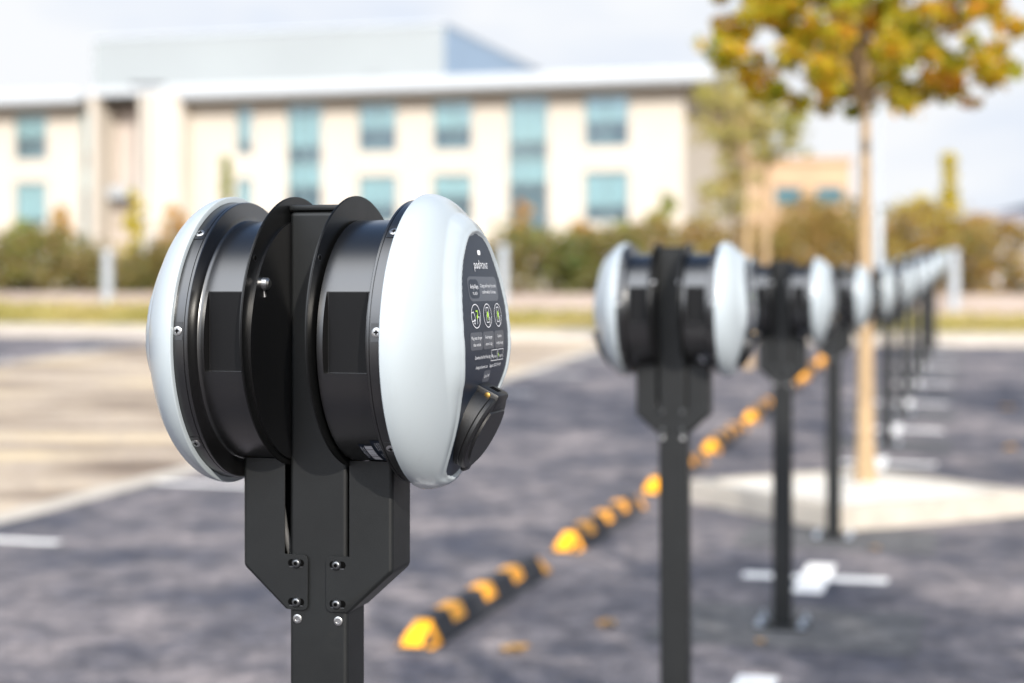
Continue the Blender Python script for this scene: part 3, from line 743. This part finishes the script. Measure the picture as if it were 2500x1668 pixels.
# hedge: one mass of mixed shrubs with gaps
HB = 11.8
def hedge(name, x0, x1, lm, htf, label, dens=1.0):
    cs = []; x = x0
    while x < x1:
        H = htf(x)
        for _ in range(int(7*dens)):
            z = rng.random()**.8*H; cs.append((x+rng.normal()*.25, fy(x)+HB+.4+rng.random()*2.4, 1.0+z))
        x += .16
    pts = clumps(cs, 18, .34, .9); o = link_me(name, leaf_mesh(name, pts, .15), lm); tag(o, label, 'hedge', kind='stuff'); return o
hl = lambda x: 1.45+.32*math.sin(x*.83)+.2*math.sin(x*2.1+1)
hedge('hedge', -17, 3.4, L_HEDGE, hl, 'mixed green and brown hedge in front of the office building', 1.9)
hedge('hedge', 3.4, 16, L_HEDGER, lambda x: 2.05+.25*math.sin(x*.9)+.12*math.sin(x*2.7), 'taller russet and olive hedge on the right behind the verge', 1.3)
def shrub(px, py_top, py_bot, wpx, y, lm, label, name='shrub', point=False):
    X, _ = at(px, y); zt = CAM_Z+(655-py_top)/F*y; zb = gz(y); w = wpx/F*y/2
    root = empty(name, (X, y, zb)); bm = bmesh.new(); H = zt-zb
    tube(bm, [(0, 0, 0), (.03, .02, H*.5), (0, 0, H*.93)], [.035, .025, .008], 7); link('trunk', bm, M_TRUNKD, root, True)
    cs = []; zl = max(.15, CAM_Z+(655-py_bot)/F*y-zb); nn = int(18+H*w*16)
    for _ in range(nn):
        t = rng.random(); zz = zl+(H-zl)*t; ww = w*(1-t if point else math.sqrt(max(.05, 1-(2*t-1)**2)))*.85; a = rng.random()*6.28; r = ww*math.sqrt(rng.random()); cs.append((r*math.cos(a), r*math.sin(a), zz-.1))
    for c in cs[:8]: pass
    link_me('crown', leaf_mesh('crown', clumps(cs, 30, max(.12, w*.28)), .13), lm, root); tag(root, label, 'shrub' if name == 'shrub' else 'tree'); return root
shrub(303, 425, 620, 75, 44, L_YEL, 'yellow-green upright shrub before the recess of the office building')
shrub(520, 345, 600, 62, 47, L_GRN, 'slim green young tree before the left part of the office wall', 'young_tree', True)
shrub(400, 465, 620, 90, 46, L_ORA, 'low orange shrub left of the foreground charging post')
shrub(50, 500, 640, 130, 42, L_GRN, 'broad green shrub at the left edge above the hedge')
shrub(1195, 455, 620, 80, 44, L_ORA, 'russet shrub before the tall office window, behind the foreground head')
shrub(1525, 440, 620, 95, 46, L_GRN, 'green and yellow shrub before the right corner of the office building')
shrub(1620, 420, 620, 60, 43, L_PALE, 'pale thin shrub at the side wall of the office building')
shrub(1850, 450, 640, 240, 43, L_HEDGER, 'wide russet shrub in front of the ochre brick building')
shrub(2178, 350, 600, 110, 46, L_YEL, 'pointed yellow-green tree rising above the right hedge', 'young_tree', True)
shrub(2105, 455, 620, 190, 45, L_YEL, 'rounded yellow shrub left of the pointed tree')
shrub(2250, 490, 620, 130, 44, L_ORA, 'orange shrub right of the pointed yellow tree')
shrub(140, 470, 620, 80, 45, L_ORA, 'rust coloured shrub left of the yellow-green one, at the left end of the hedge')
shrub(1330, 505, 640, 120, 43, L_ORA, 'low rust shrub between the foreground head and the second post')
shrub(1430, 500, 640, 110, 43, L_GRN, 'bright green shrub just left of the second charging post')
shrub(1980, 500, 640, 120, 44, L_YEL, 'low golden shrub behind the street tree trunk')
# grass tufts on the verge
pts = []
for _ in range(26000):
    x = rng.uniform(-20, 18); yy = fy(x)+1.5+rng.random()**1.3*3.7; pts.append((x, yy, gz(yy)+.15+rng.random()*.10))
tag(link_me('grass', leaf_mesh('grass', np.array(pts), .13, aspect=.4), L_GRASS), 'strip of yellowing grass between far footway and hedge', 'grass', kind='stuff')

# ------------------------------------------------------------------ fallen leaves
def leaf(x, y, s, rz, label):
    bm = bmesh.new(); c = bm.verts.new((0, 0, .012)); rim = []
    for k in range(14):
        t = 2*math.pi*k/14; r = s*(1 if k % 2 == 0 else .62)*(1+.3*math.cos(t)); rim.append(bm.verts.new((r*math.cos(t), r*.75*math.sin(t), .004+.35*s*abs(math.sin(2*t+1)))))
    for k in range(14): bm.faces.new((c, rim[k], rim[(k+1) % 14]))
    o = link('fallen_leaf', bm, L_ORA, None, True); o.location = (x, y, gz(y)+.008); o.rotation_euler = (0, 0, rz); tag(o, label, 'leaf', 'fallen leaves on the asphalt'); return o
for px, py, s, lb in ((1168, 1502, .06, 'curled orange leaf between the nearest wheel stop and the second post'), (1196, 1496, .05, 'orange leaf touching the curled one near the nearest wheel stop'),
                      (1393, 1440, .06, 'small orange leaf just left of the second charging post'), (2316, 1035, .09, 'orange leaf on the asphalt near the right edge, right of the island'),
                      (2308, 940, .09, 'orange leaf farther back near the right edge'), (2010, 1265, .035, 'tiny brown leaf right of the fourth post base'), (1745, 1480, .03, 'tiny brown leaf left of the third post base')):
    yy = CAM_Z*F/(py-655)
    for _ in range(30): yy = (CAM_Z-gz(yy))*F/(py-655)
    leaf((px-1175)/F*yy, yy, s, random.random()*6, lb)

# ------------------------------------------------------------------ bollards and lamp posts
def bollard(px, y, H, label):
    X, _ = at(px, y); root = empty('bollard', (X, y, gz(y)+.1)); bm = bmesh.new()
    lathe(bm, [(0, .115), (.04, .115), (.05, .105), (H-.22, .105)], 28, (0, 0, 0), (0, 0, 1)); link('post', bm, M_POLE, root, True, 40)
    bm = bmesh.new(); lathe(bm, [(H-.22, .085), (H-.10, .085)], 28, (0, 0, 0), (0, 0, 1)); link('light_band', bm, M_GALV, root, True, 40)
    bm = bmesh.new(); lathe(bm, [(H-.10, .115), (H-.03, .115), (H, .09)], 28, (0, 0, 0), (0, 0, 1)); link('cap', bm, M_POLE, root, True, 40)
    tag(root, label, 'bollard', 'pale bollards on the verge')
bollard(247, 34.5, 1.10, 'pale grey bollard on the verge left of the foreground post')
bollard(1155, 34.0, 1.25, 'pale grey bollard half hidden behind the foreground charger head')
bollard(2190, 33.0, 1.22, 'pale grey bollard just past the far end of the charging posts')
def lamp(px, y, H, m, label, r0, r1, hb, arm):
    X, _ = at(px, y); root = empty('lamp_post', (X, y, gz(y))); bm = bmesh.new()
    tube(bm, [(0, 0, 0), (0, 0, hb), (0, 0, hb+.1), (0, 0, H)], [r0, r0, r1, r1*.75], 18); link('pole', bm, m, root, True, 40)
    bm = bmesh.new(); tube(bm, [(0, 0, H), (arm, 0, H+.08)], [.03, .03], 8); box(bm, arm-.1, arm+.45, -.14, .14, H+.02, H+.13, .04); 
    if arm < .2: box(bm, -.55, .05, -.14, .14, H+.02, H+.13, .04)
    link('lamp_head', bm, m, root, True, 40); tag(root, label, 'lamp post'); return root
lamp(2015, 33.5, 5.6, M_POLE, 'pale lamp post with thick base behind the street tree trunk', .095, .028, 2.05, .3)
lamp(338, 52, 6.5, M_LAMPD, 'thin dark lamp post before the office building on the left', .06, .045, 1, .1)

# ------------------------------------------------------------------ office building
BX, BY = (1570-1175)/F*85, 85.0
bz = gz(85)
bld = empty('office_building', (BX, BY, bz), -ANG)
def sx(px, depth=0):                          # distance along the facade for a picture column (facade plane moved back by depth)
    k = (px-1175)/F; ox, oy = BX+depth*SN, BY+depth*CS
    return (k*oy-ox)/(CS+k*SN)
WZ = 11.6-bz
def facade(bm, x0, x1, z0, z1, ops, y=0, rev=.25):
    xs = sorted({x0, x1, *[v for o in ops for v in o[:2] if x0 < v < x1]}); zs = sorted({z0, z1, *[v for o in ops for v in o[2:4]]})
    for a, b in zip(xs, xs[1:]):
        for c, d in zip(zs, zs[1:]):
            mx, mz = (a+b)/2, (c+d)/2
            if any(o[0] < mx < o[1] and o[2] < mz < o[3] for o in ops): continue
            bm.faces.new([bm.verts.new((p, y, q)) for p, q in ((a, c), (b, c), (b, d), (a, d))])
    for a, b, c, d in [o[:4] for o in ops]:
        for (p0, q0), (p1, q1) in (((a, c), (b, c)), ((b, c), (b, d)), ((b, d), (a, d)), ((a, d), (a, c))):
            bm.faces.new([bm.verts.new(v) for v in ((p0, y, q0), (p1, y, q1), (p1, y+rev, q1), (p0, y+rev, q0))])
hz = lambda z: z-bz
wins = []
for a, b in ((34, 107), (822, 910), (993, 1083), (1341, 1443)):
    for z0, z1 in ((8.6, 11.25), (4.7, 7.3)): wins.append((sx(a), sx(b), hz(z0), hz(z1), 'two'))
for z0, z1 in ((8.6, 11.25), (4.7, 7.3)): wins.append((sx(543), sx(578), hz(z0), hz(z1), 'slim'))
for a, b in ((187, 213.5), (658, 738), (1166, 1257)): wins.append((sx(a), sx(b), hz(3.6), hz(11.3), 'tall'))
for a in (-130, -300): 
    for z0, z1 in ((8.75, 11.1), (4.85, 7.15)): wins.append((sx(a), sx(a+60), hz(z0), hz(z1), 'two'))
xl, xr = sx(-420), 0
r0_, r1_ = sx(240), sx(335)                   # the recess
bm = bmesh.new()
facade(bm, xl, r0_, 0, WZ, [w for w in wins if w[1] < r0_]); facade(bm, r1_, xr, 0, WZ, [w for w in wins if w[0] > r1_])
for x in (r0_, r1_): bm.faces.new([bm.verts.new(v) for v in ((x, 0, 0), (x, 1.3, 0), (x, 1.3, WZ), (x, 0, WZ))])
for x in (xl, xr): bm.faces.new([bm.verts.new(v) for v in ((x, 0, 0), (x, 26, 0), (x, 26, WZ), (x, 0, WZ))])
bm.faces.new([bm.verts.new(v) for v in ((xl, 26, 0), (xr, 26, 0), (xr, 26, WZ), (xl, 26, WZ))])
for x in (sx(270), sx(300)): pass
link('wall', bm, M_WALL, bld)
bm = bmesh.new(); facade(bm, r0_, r1_, 0, WZ, [], 1.3); link('recess_wall', bm, M_WALLP, bld)
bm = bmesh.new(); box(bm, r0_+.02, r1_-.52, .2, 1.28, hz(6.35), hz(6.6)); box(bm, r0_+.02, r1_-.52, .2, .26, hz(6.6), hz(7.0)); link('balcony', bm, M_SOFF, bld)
# stair block standing flush with the roof edge
bm = bmesh.new(); box(bm, sx(340), sx(436), -1.0, -.003, 0, hz(12.0)); box(bm, sx(224), sx(240), -1.0, -.003, 0, hz(12.0)); link('stair_block', bm, M_WALL, bld)
# mouldings: string course joints
for n_, w in enumerate(wins):
    a, b, c, d, kd = w
    bm = bmesh.new(); t = .06; y0, y1 = .10, .18
    for bx in ((a, a+t, c, d), (b-t, b, c, d), (a+t, b-t, c, c+t), (a+t, b-t, d-t, d)): box(bm, bx[0], bx[1], y0, y1, bx[2], bx[3])
    nm = {'two': 2, 'slim': 1, 'tall': 3}[kd] if b-a > .9 else 1
    for k in range(1, nm): x = a+(b-a)*k/nm; box(bm, x-.03, x+.03, y0+.003, y1-.003, c+t, d-t)
    if kd == 'tall':
        for z in (hz(6.8), hz(8.0)): box(bm, a+t, b-t, y0-.01, y1+.01, z, z+.1)
    fr = link('window', bm, M_FRAME, bld)
    bm = bmesh.new(); bm.faces.new([bm.verts.new(v) for v in ((a+t, .16, c+t), (b-t, .16, c+t), (b-t, .16, d-t), (a+t, .16, d-t))]); link('pane', bm, M_GLASS, fr)
    bm = bmesh.new(); bm.faces.new([bm.verts.new(v) for v in ((a-.4, 1.2, c-.3), (b+.4, 1.2, c-.3), (b+.4, 1.2, d+.3), (a-.4, 1.2, d+.3))]); link('room_back', bm, M_ROOM, fr)
    bm = bmesh.new(); fz = (.45+.3*random.random()) if kd != 'tall' else .28
    if c < hz(6): fz = .35+.5*random.random() if kd != 'tall' else .3
    bm.faces.new([bm.verts.new(v) for v in ((a+t, .26, d-(d-c)*fz), (b-t, .26, d-(d-c)*fz), (b-t, .26, d-t), (a+t, .26, d-t))])
    if kd == 'tall': bm.faces.new([bm.verts.new(v) for v in ((a+t, .24, hz(6.9)), (b-t, .24, hz(6.9)), (b-t, .24, hz(8.0)), (a+t, .24, hz(8.0)))])
    link('blind', bm, M_BLIND, fr)
# roof with overhang: fascia, soffit
def roofslab(x0, x1, y0, y1):
    bm = bmesh.new(); box(bm, x0, x1, y0, y1, hz(11.72), hz(12.38), .04, 1); rf = link('roof', bm, M_ROOFW, bld)
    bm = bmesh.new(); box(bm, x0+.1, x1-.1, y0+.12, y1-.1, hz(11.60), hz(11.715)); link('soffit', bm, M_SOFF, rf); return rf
roofslab(sx(436)+.0, 1.9, -1.45, 27); roofslab(xl-1, sx(214), -1.45, 27)
bm = bmesh.new(); box(bm, sx(214)+.01, sx(436)-.01, -.95, 27, hz(12.01), hz(12.45)); link('roof', bm, M_ROOFW, bld)
# big pale roof-top block, its right side's shade painted in by a blue-grey material
k8 = 8.3; px1 = sx(1020, k8); px0 = sx(215, k8)
bm = bmesh.new(); box(bm, px0, px1, k8, k8+26.5, hz(12.4), hz(16.65)); pb = link('plant_room', bm, [M_PENT, M_PENT_SHADE], bld)
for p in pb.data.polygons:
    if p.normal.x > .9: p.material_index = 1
bm = bmesh.new(); box(bm, px0-.08, px1+.08, k8-.08, k8+26.6, hz(16.65), hz(16.8)); link('coping', bm, M_ROOFW, pb)
bm = bmesh.new(); q = sx(855, k8); box(bm, q-.5, q+.5, k8-.06, k8-.004, hz(13.9), hz(14.7), .01, 1); link('louvre', bm, M_PENT, pb)
tag(bld, 'long cream three-storey office building with white overhanging roof and teal windows', 'office building')

# ochre brick building farther right
b2 = empty('brick_building', (at(1705, 118)[0], 118, gz(118)), -.10)
W2 = (1948-1705)/F*118; H2 = 10.1-gz(118)
bm = bmesh.new(); ops = []
for a in (.30, .68):
    for z in (5.9, 2.2): ops.append((W2*a, W2*a+1.9, z, z+1.3))
facade(bm, 0, W2, 0, H2, ops)
for x in (0, W2): bm.faces.new([bm.verts.new(v) for v in ((x, 0, 0), (x, 12, 0), (x, 12, H2), (x, 0, H2))])
link('wall', bm, M_BRICK, b2)
bm = bmesh.new(); box(bm, -.2, W2+.2, -.2, 12.2, H2, H2+.35); link('roof', bm, M_BRICK, b2)
for a, b, c, d in ops:
    bm = bmesh.new(); box(bm, a, b, .12, .18, c, d); fr = link('window', bm, M_ROOM, b2)
tag(b2, 'ochre brick building with small windows behind the second charging post', 'building')

# house and wooded hill at the right edge
hs = empty('house', (at(2285, 150)[0], 150, gz(150)), -.15); hh_ = CAM_Z+(655-520)/F*150-gz(150)
bm = bmesh.new(); box(bm, 0, 10, 0, 8, 0, hh_); link('wall', bm, M_RENDER, hs)
bm = bmesh.new(); hr = hh_+1.5
V = [bm.verts.new(v) for v in ((-.4, -.4, hh_+.01), (10.4, -.4, hh_+.01), (10.4, 8.4, hh_+.01), (-.4, 8.4, hh_+.01), (-.4, 4, hr), (10.4, 4, hr))]
for f in ((0, 1, 5, 4), (2, 3, 4, 5), (1, 2, 5), (3, 0, 4), (3, 2, 1, 0)): bm.faces.new([V[i] for i in f])
link('roof', bm, M_SLATE, hs)
for x in (1.5, 4.4, 7.3):
    bm = bmesh.new(); box(bm, x, x+1.1, -.04, -.003, hh_-2, hh_-.8); link('window', bm, M_ROOM, hs)
tag(hs, 'grey roofed house just above the hedge at the right edge', 'house')
bm = bmesh.new(); nx, ny = 70, 14; V = []
for j in range(ny):
    for i in range(nx):
        X = -300+i*22; Y = 700+j*50; s = j/(ny-1)
        hgt = 62*math.exp(-((X-400)/150)**2)+14*math.exp(-((X+60)/160)**2)+8+3*math.sin(X*.03+j)+2*math.sin(X*.11+2*j)
        V.append(bm.verts.new((X, Y, gz(Y)-1+max(0, hgt*math.sin(math.pi*min(1, s*1.2)/1.2*.98))*.9)))
for j in range(ny-1):
    for i in range(nx-1): bm.faces.new((V[j*nx+i], V[j*nx+i+1], V[(j+1)*nx+i+1], V[(j+1)*nx+i]))
tag(link('hills', bm, M_HILL, None, True), kind='structure')

# ------------------------------------------------------------------ sky, sun, camera
SUN_EL = 27.0; sdir = Vector((.305, -.952, 0)).normalized()
sun_vec = Vector((sdir.x*math.cos(R(SUN_EL)), sdir.y*math.cos(R(SUN_EL)), math.sin(R(SUN_EL))))
w = bpy.data.worlds.new('World'); sc.world = w; w.use_nodes = True; nt = w.node_tree
bg = nt.nodes['Background']; sky = nt.nodes.new('ShaderNodeTexSky'); sky.sky_type = 'NISHITA'; sky.sun_disc = False
sky.sun_elevation = R(SUN_EL); sky.sun_rotation = math.atan2(sdir.x, sdir.y)
sky.air_density = 1.0; sky.dust_density = .7; sky.ozone_density = 2
tc = nt.nodes.new('ShaderNodeTexCoord'); mp = nt.nodes.new('ShaderNodeMapping'); mp.inputs['Scale'].default_value = (1, 1, 2.6); mp.inputs['Location'].default_value = (.35, .1, .2)
nz = nt.nodes.new('ShaderNodeTexNoise'); nz.inputs['Scale'].default_value = 2.4; nz.inputs['Detail'].default_value = 6; nz.inputs['Roughness'].default_value = .5
nt.links.new(tc.outputs['Generated'], mp.inputs[0]); nt.links.new(mp.outputs[0], nz.inputs['Vector'])
# more cloud low down, clearer blue overhead
sep = nt.nodes.new('ShaderNodeSeparateXYZ'); nt.links.new(tc.outputs['Generated'], sep.inputs[0])
mr = nt.nodes.new('ShaderNodeMapRange'); mr.inputs['From Min'].default_value = .22; mr.inputs['From Max'].default_value = .62; mr.inputs['To Min'].default_value = .42; mr.inputs['To Max'].default_value = -.14
nt.links.new(sep.outputs['Z'], mr.inputs['Value'])
ad = nt.nodes.new('ShaderNodeMath'); ad.operation = 'ADD'; nt.links.new(nz.outputs['Fac'], ad.inputs[0]); nt.links.new(mr.outputs[0], ad.inputs[1])
cm = ramp(nt, [(.46, (0, 0, 0)), (.80, (1, 1, 1))], ad.outputs[0])
nz2 = nt.nodes.new('ShaderNodeTexNoise'); nz2.inputs['Scale'].default_value = 3.2; nz2.inputs['Detail'].default_value = 4; nt.links.new(mp.outputs[0], nz2.inputs['Vector'])
cc = ramp(nt, [(.38, (.72, .81, .97)), (.56, (.97, .99, 1.02))], nz2.outputs['Fac'])
sc_ = nt.nodes.new('ShaderNodeVectorMath'); sc_.operation = 'SCALE'; sc_.inputs['Scale'].default_value = 5.15; nt.links.new(cc.outputs[0], sc_.inputs[0])
mx = nt.nodes.new('ShaderNodeMix'); mx.data_type = 'RGBA'; nt.links.new(cm.outputs[0], mx.inputs[0]); nt.links.new(sky.outputs[0], mx.inputs[6]);  nt.links.new(sc_.outputs[0], mx.inputs[7])
dt = nt.nodes.new('ShaderNodeVectorMath'); dt.operation = 'DOT_PRODUCT'; nt.links.new(tc.outputs['Generated'], dt.inputs[0]); gd = Vector((-.30, -.60, .72)).normalized(); dt.inputs[1].default_value = gd
gl_ = nt.nodes.new('ShaderNodeMapRange'); gl_.interpolation_type = 'SMOOTHSTEP'; gl_.inputs['From Min'].default_value = .70; gl_.inputs['From Max'].default_value = .95; gl_.inputs['To Min'].default_value = 1; gl_.inputs['To Max'].default_value = 5.2; nt.links.new(dt.outputs['Value'], gl_.inputs['Value'])
gm = nt.nodes.new('ShaderNodeVectorMath'); gm.operation = 'SCALE'; nt.links.new(sc_.outputs[0], gm.inputs[0]); nt.links.new(gl_.outputs[0], gm.inputs['Scale']); nt.links.new(gm.outputs[0], mx.inputs[7])
gk = nt.nodes.new('ShaderNodeMapRange'); gk.inputs['From Min'].default_value = 1; gk.inputs['From Max'].default_value = 2.2; nt.links.new(gl_.outputs[0], gk.inputs['Value'])
mm = nt.nodes.new('ShaderNodeMath'); mm.operation = 'MAXIMUM'; nt.links.new(gk.outputs[0], mm.inputs[0]); nt.links.new(cm.outputs[0], mm.inputs[1]); nt.links.new(mm.outputs[0], mx.inputs[0])
nt.links.new(mx.outputs[2], bg.inputs['Color']); bg.inputs['Strength'].default_value = .15
ld = bpy.data.lights.new('sun', 'SUN'); ld.energy = 4.8; ld.angle = R(.6); ld.color = (1, .93, .83)
lo = bpy.data.objects.new('sun', ld); C.objects.link(lo); lo.rotation_euler = sun_vec.to_track_quat('Z', 'Y').to_euler(); lo.location = (0, 0, 20)
cd = bpy.data.cameras.new('camera'); co = bpy.data.objects.new('camera', cd); C.objects.link(co); sc.camera = co
co.location = (0, 0, CAM_Z); co.rotation_euler = (R(90), 0, 0)
cd.sensor_width = 36; cd.lens = F/2350*36; cd.shift_y = -(784-655)/2350; cd.clip_end = 6000; cd.clip_start = .05
cd.dof.use_dof = True; cd.dof.focus_distance = 1.95; cd.dof.aperture_fstop = 2.75
sc.render.engine = 'CYCLES'; sc.render.resolution_x = 1024; sc.render.resolution_y = 683
sc.view_settings.view_transform = 'Standard'; sc.view_settings.look = 'None'; sc.view_settings.exposure = .35; sc.view_settings.gamma = 1
